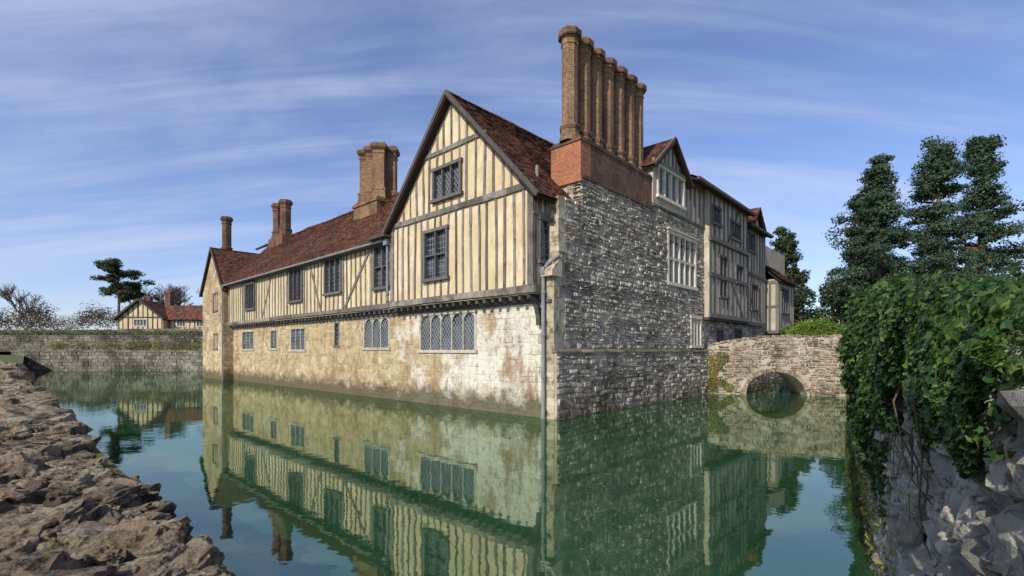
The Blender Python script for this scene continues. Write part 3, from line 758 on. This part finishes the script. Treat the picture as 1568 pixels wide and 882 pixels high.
# ------------------------------------------------------------------ vegetation helpers
def cloud(mb,c,r,n,s,shell=.5):
    c=V(c)
    for i in range(n):
        d=V((random.gauss(0,1),random.gauss(0,1),random.gauss(0,1))).normalized()
        k=random.random()**.45 if random.random()>shell else R(.8,1.08)
        k*=1+.45*noise.noise(d*2+c)
        p=c+V((d.x*r[0],d.y*r[1],d.z*r[2]))*k
        leaf(mb,p,d+V((R(-1,1),R(-1,1),R(-.4,1.2))),s*R(.6,1.3),False)
def conifer(name,base,h,rad,tiers,mat,seed,leafs=.3,n=120,z0=.25,flat=.32,irr=.4,taper=.85,nb=(4,5,6),cl=.19,pw=1.4):
    random.seed(seed); e=empty(name,base); t=MB(); c=MB()
    lean=R(-.3,.3)
    tube(t,[(lean*q*q,0,h*q) for q in (0,.25,.5,.75,.95)],[h*.024*(1-q*.85) for q in (0,.25,.5,.75,.95)],9)
    for i in range(tiers):
        q=z0+(1-z0)*(i+.3)/tiers
        rr=rad*(1-((q-z0)/(1-z0))**pw*taper)*R(1-irr,1+irr*.4)
        for b in range(random.choice(nb)):
            an=R(0,6.28); L=rr*R(.45,1.08); z=h*q+R(-.6,.6)
            ex=V((math.cos(an)*L,math.sin(an)*L,z+L*R(-.12,.3)))
            tube(t,[(0,0,z-.3),V((ex.x*.5,ex.y*.5,z)),ex],[h*.007,h*.005,h*.002],5)
            for k in range(4):
                f=(.3,.55,.8,1.02)[k]; pc=V((ex.x*f+R(-.4,.4),ex.y*f+R(-.4,.4),z+(ex.z-z)*f+R(-.25,.35)))
                cr=rad*cl*R(.5,1.3)*(.7+.3*L/rad)
                cloud(c,pc,(cr,cr,cr*flat*1.6),n//4,leafs,.2)
    t.obj('trunk',m_bark,e); c.obj('crown',mat,e); return e
conifer('pine_tree',(28.9,38,2.2),15.0,4.6,19,m_pine,3,.19,360,.06,.34,.45,.92,(4,5,6),.17,1.15)
conifer('pine_tree',(34.0,38.5,2.2),16.6,5.2,20,m_pine,15,.19,360,.06,.34,.45,.90,(4,5,6),.17,1.15)
conifer('pine_tree',(31.6,43,2.2),14.2,5.0,17,m_dark,25,.22,340,.06,.36,.4,.88,(4,5,6),.18,1.2)
conifer('pine_tree',(40.0,41,2.2),18.0,5.2,18,m_pine,9,.22,330,.10,.34,.45,.90,(4,5,6),.18,1.2)
conifer('yew_tree',(28.4,50,2.2),12.2,2.9,16,m_dark,6,.26,260,.1,.5,.2)
conifer('cedar_tree',(-73.5,90,6),12.6,4.6,7,m_dark,8,.32,480,.45,.34,.3,.35,(4,5,6),.22)
random.seed(21)
def shrub(name,base,blobs,mat,s,n):
    e=empty(name,base); c=MB(); t=MB()
    for b in blobs:
        cloud(c,b[:3],b[3:6],n,s,.6); tube(t,[(b[0]*.3,b[1]*.3,0),(b[0]*.7,b[1]*.7,b[2]*.5),tuple(b[:3])],[.12,.08,.04],5)
    c.obj('foliage',mat,e); t.obj('stems',m_bark,e)
def blobs(n,w,d,zlo,zhi,r):
    return [(R(-w,w),R(-d,d),R(zlo,zhi),r*R(.6,1.2),r*R(.6,1.2),r*R(.5,1.1)) for i in range(n)]
shrub('evergreen_shrubs',(26.5,41,2.2),blobs(20,5.0,2,.8,4.8,1.4),m_dark,.22,1100)
shrub('evergreen_shrubs',(34,40,2.2),blobs(18,5,2,.8,5.0,1.8),m_dark,.26,1000)
shrub('evergreen_shrubs',(44,34,2.2),blobs(12,5,3,.8,4.0,2.2),m_dark,.3,1000)
shrub('box_hedge',(19.2,30.5,2.0),[(-1.1,0,1.0,1.0,.9,.85),(0,0,1.25,1.2,1,.95),(1.2,.1,1.1,1.1,1,.8)],m_hedge,.09,5500)
shrub('box_hedge',(22.6,29,2.0),[(-1,0,.4,1.2,.9,.6),(.5,0,.5,1.3,1,.7)],m_hedge,.11,3500)

# ------------------------------------------------------------------ far left bank
fw=MB(); P=W((-54,51.9),(1,-.028),(0,-1)); pbox(fw,P,0,46,-1,2.0,-.6,0); stones(fw,P,0,46,-.2,2.0,.3,.55,.06,wave=.05)
a=0
while a<46:
    w_=R(.5,1.1); pbox(fw,P,a,min(a+w_-.02,46),2.0,2.12+R(0,.06),-.5,.08); a+=w_
fw.obj('moat_wall',m_darkwall)
tw=MB(); P=W((-95,59),(1,0),(0,-1)); pbox(tw,P,0,86,2,3.9,-.6,0); stones(tw,P,0,86,2.1,3.9,.3,.6,.06); pbox(tw,P,0,86,3.9,4.0,-.5,.06)
tw.obj('terrace_wall',m_darkwall)
tl=MB(); nx,ny=40,10
vs=[(-190+230*i/nx,59.3+(150)*(j/ny)**1.4,3.95+5.5*(j/ny)**.9+.3*noise.noise(V((i*.4,j*.5,0)))) for j in range(ny+1) for i in range(nx+1)]
tl.add(vs,[(j*(nx+1)+i,j*(nx+1)+i+1,(j+1)*(nx+1)+i+1,(j+1)*(nx+1)+i) for j in range(ny) for i in range(nx)])
tl.obj('hill',m_ground,smooth=True)
hb=MB()
for i in range(60): cloud(hb,(-94+i*1.4,60.5+R(-.4,.4),4.3),(1.0,.6,.45*R(.7,1.5)),170,.17,.6)
hb.obj('garden_hedge',m_far)
lb=MB(); random.seed(77)
for i in range(30):
    x=-52+i*1.3+R(-.5,.5); cloud(lb,(x,55.5+R(-1.5,1.5),2.5+R(0,.4)),(R(.5,1.1),.8,R(.3,.9)),220,.16,.6)
lb.obj('border_plants',m_dry)
rs=MB()
for i in range(24):
    cloud(rs,(-92+i*1.25+R(-.5,.5),86+R(-2,2),R(6.0,8.2)),(1.8,1.5,R(.9,1.8)),330,.2,.4)
for i in range(14):
    cloud(rs,(-60+i*1.2+R(-.5,.5),90+R(-2,2),R(6.5,9.0)),(1.8,1.5,R(.9,1.8)),300,.2,.4)
rs.obj('russet_hedgerow',m_russet)
ct=empty('timber_cottage',(-59,72,4.9)); X={k:MB() for k in ('walls','timber','roof','underlay','brick','stone','glass','lead','frames')}
H={'glass':X['glass'],'lead':X['lead']}
PC=B(0)
X['stone'].box(0,14,-.05,6,-.5,.5)
gc=lambda a:2.2+(3.4-abs(a-3.4))*.78
hc=[(2.4,4.4,.9,1.9)]; wall(X['walls'],PC,0,6.8,.5,gc,hc,.15,brk=[3.4]); studs(X['timber'],PC,.1,6.7,.5,lambda a:gc(a)-.1,hc,.7,.2)
pbox(X['timber'],PC,0,6.8,2.1,2.3,-.02,.06); window(H,PC,*hc[0],4,1,fmb=X['frames'],pr=.05)
PC2=B(1.2); hc2=[(8,9.4,.9,1.9),(11,12.6,.9,1.9)]
wall(X['walls'],PC2,6.8,14,.5,2.1,hc2,.15); studs(X['timber'],PC2,6.9,13.9,.5,2.1,hc2,.8,.2)
for h in hc2: window(H,PC2,*h,3,1,fmb=X['frames'],pr=.05)
X['walls'].box(.1,6.7,.2,6,.5,2.2); X['walls'].box(6.8,13.9,1.4,6,.5,2.1)
roof(X['roof'],X['underlay'],(-.4,-.5,1.88),(0,1,0),(3.8,0,2.98),7,4.83,tw=.3,th=.25); roof(X['roof'],X['underlay'],(7.2,-.5,1.88),(0,1,0),(-3.8,0,2.98),7,4.83,tw=.3,th=.25)
roof(X['roof'],X['underlay'],(5,.7,1.9),(1,0,0),(0,3,2.4),9.6,3.84,tw=.3,th=.25)
bar(X['timber'],PC,(-.4,1.85),(3.4,4.9),.3,.45,.52); bar(X['timber'],PC,(7.2,1.85),(3.4,4.9),.3,.451,.521)
lathe(X['brick'],(4.9,4),[(3,.6),(6.2,.6),(6.2,.75),(6.6,.75),(6.6,.5)],4,math.pi/4); lathe(X['brick'],(12.6,3.7),[(3,.55),(5.6,.55),(5.6,.7),(6,.7),(6,.4)],4,math.pi/4); lathe(X['brick'],(1.0,5),[(3,.45),(5.6,.45),(5.6,.6),(5.9,.6)],4,math.pi/4)
for k,m in (('walls',m_plaster),('timber',m_timber_dark),('roof',m_tile),('underlay',m_roofbase),('brick',m_brickd),('stone',m_darkwall),('glass',m_glass),('lead',m_lead),('frames',m_fwhite)): X[k].obj(k,m,ct)
dt=MB(); random.seed(5)
for i in range(90):
    x=-160+i*2.0+R(-1,1); cloud(dt,(x,125+R(-8,8),9+R(0,3.4)),(3.0,3,3.0*R(.6,1.2)),260,.42,.4)
for i in range(40):
    x=20+i*3.4; cloud(dt,(x,105+R(-8,8),5+R(0,3)),(4,3,4*R(.7,1.2)),220,.55,.5)
dt.obj('distant_trees',m_far)
def bare(name,base,h,seed):
    random.seed(seed); e=empty(name,base); t=MB()
    def go(p,d,L,r,k):
        q=p+d*L; mid=p+d*L*.5+V((R(-.1,.1),R(-.1,.1),0))*L; tube(t,[p,mid,q],[r,r*.85,r*.65],5 if k>1 else 3)
        if k<=0: return
        for i in range(random.choice((2,3,3))):
            nd=(d+V((R(-.75,.75),R(-.75,.75),R(-.15,.5)))).normalized(); go(q if i<2 else mid,nd,L*R(.66,.88),r*.66,k-1)
    go(V((0,0,0)),V((0,0,1)),h*.24,h*.032,7); t.obj('branches',m_bark,e)
bare('bare_tree',(-76,98,7),9.5,2); bare('bare_tree',(-66,95,7),10,4); bare('bare_tree',(-98,96,7),9.5,7); bare('bare_tree',(-60,99,7),9.5,12); bare('bare_tree',(-70.5,102,7),9.5,31)

# ------------------------------------------------------------------ world, sun, camera
sd=V((-.58,-.815,0)).normalized(); el=math.radians(35)
az=math.atan2(sd.x,sd.y)
wd=bpy.data.worlds.new('World'); S.world=wd; wd.use_nodes=True; t=wd.node_tree; t.nodes.clear()
o=t.nodes.new('ShaderNodeOutputWorld'); bg=t.nodes.new('ShaderNodeBackground'); sk=t.nodes.new('ShaderNodeTexSky')
sk.sky_type='NISHITA'; sk.sun_disc=False; sk.sun_elevation=el; sk.sun_rotation=az; sk.air_density=1.0; sk.dust_density=.4; sk.ozone_density=3.0
tc=t.nodes.new('ShaderNodeTexCoord'); sx=t.nodes.new('ShaderNodeSeparateXYZ'); t.links.new(tc.outputs['Generated'],sx.inputs[0])
def mth(op,a,b):
    x=t.nodes.new('ShaderNodeMath'); x.operation=op
    for i,q in enumerate((a,b)):
        if isinstance(q,(int,float)): x.inputs[i].default_value=q
        else: t.links.new(q,x.inputs[i])
    return x.outputs[0]
zz=mth('ADD',mth('MAXIMUM',sx.outputs[2],0.0),.22)
cx=t.nodes.new('ShaderNodeCombineXYZ'); t.links.new(mth('DIVIDE',sx.outputs[0],zz),cx.inputs[0]); t.links.new(mth('DIVIDE',sx.outputs[1],zz),cx.inputs[1])
def cl_noise(rot,sc,scale,det,rough,dist):
    mp=t.nodes.new('ShaderNodeMapping'); mp.inputs['Rotation'].default_value=(0,0,rot); mp.inputs['Scale'].default_value=sc; t.links.new(cx.outputs[0],mp.inputs[0])
    nz=t.nodes.new('ShaderNodeTexNoise'); nz.inputs['Scale'].default_value=scale; nz.inputs['Detail'].default_value=det; nz.inputs['Roughness'].default_value=rough; nz.inputs['Distortion'].default_value=dist
    t.links.new(mp.outputs[0],nz.inputs['Vector']); return nz.outputs['Fac']
nf=mth('ADD',mth('MULTIPLY',cl_noise(-.45,(.42,1.4,1),1.0,10,.58,.7),.62),mth('MULTIPLY',cl_noise(-.75,(.35,3.0,1),2.0,10,.62,.5),.38))
mr=t.nodes.new('ShaderNodeMapRange'); mr.interpolation_type='SMOOTHSTEP'; t.links.new(nf,mr.inputs[0]); mr.inputs[1].default_value=.38; mr.inputs[2].default_value=.68; mr.inputs[3].default_value=.04; mr.inputs[4].default_value=.66
tint=t.nodes.new('ShaderNodeMix'); tint.data_type='RGBA'; tint.blend_type='MULTIPLY'; tint.inputs[0].default_value=1; t.links.new(sk.outputs[0],tint.inputs[6]); tint.inputs[7].default_value=(1.0,.98,1.18,1)
mx=t.nodes.new('ShaderNodeMix'); mx.data_type='RGBA'; t.links.new(mr.outputs[0],mx.inputs[0]); t.links.new(tint.outputs[2],mx.inputs[6]); mx.inputs[7].default_value=(4.7,5.2,6.7,1)
t.links.new(mx.outputs[2],bg.inputs[0]); bg.inputs[1].default_value=.14; t.links.new(bg.outputs[0],o.inputs[0])
sl=bpy.data.lights.new('sun','SUN'); sl.energy=4.6; sl.angle=math.radians(.5); sl.color=(1,.93,.80)
so=bpy.data.objects.new('sun',sl); S.collection.objects.link(so)
dirv=V((sd.x*math.cos(el),sd.y*math.cos(el),math.sin(el))); so.rotation_euler=dirv.to_track_quat('Z','Y').to_euler()
cam=bpy.data.cameras.new('camera'); co=bpy.data.objects.new('camera',cam); S.collection.objects.link(co)
co.location=(0,0,2.2); co.rotation_euler=(math.radians(90),0,0); cam.sensor_width=36; cam.lens=16.92; cam.shift_y=.0606; cam.clip_start=.05; cam.clip_end=3000
S.camera=co
S.view_settings.view_transform='Standard'; S.view_settings.look='None'; S.view_settings.exposure=0
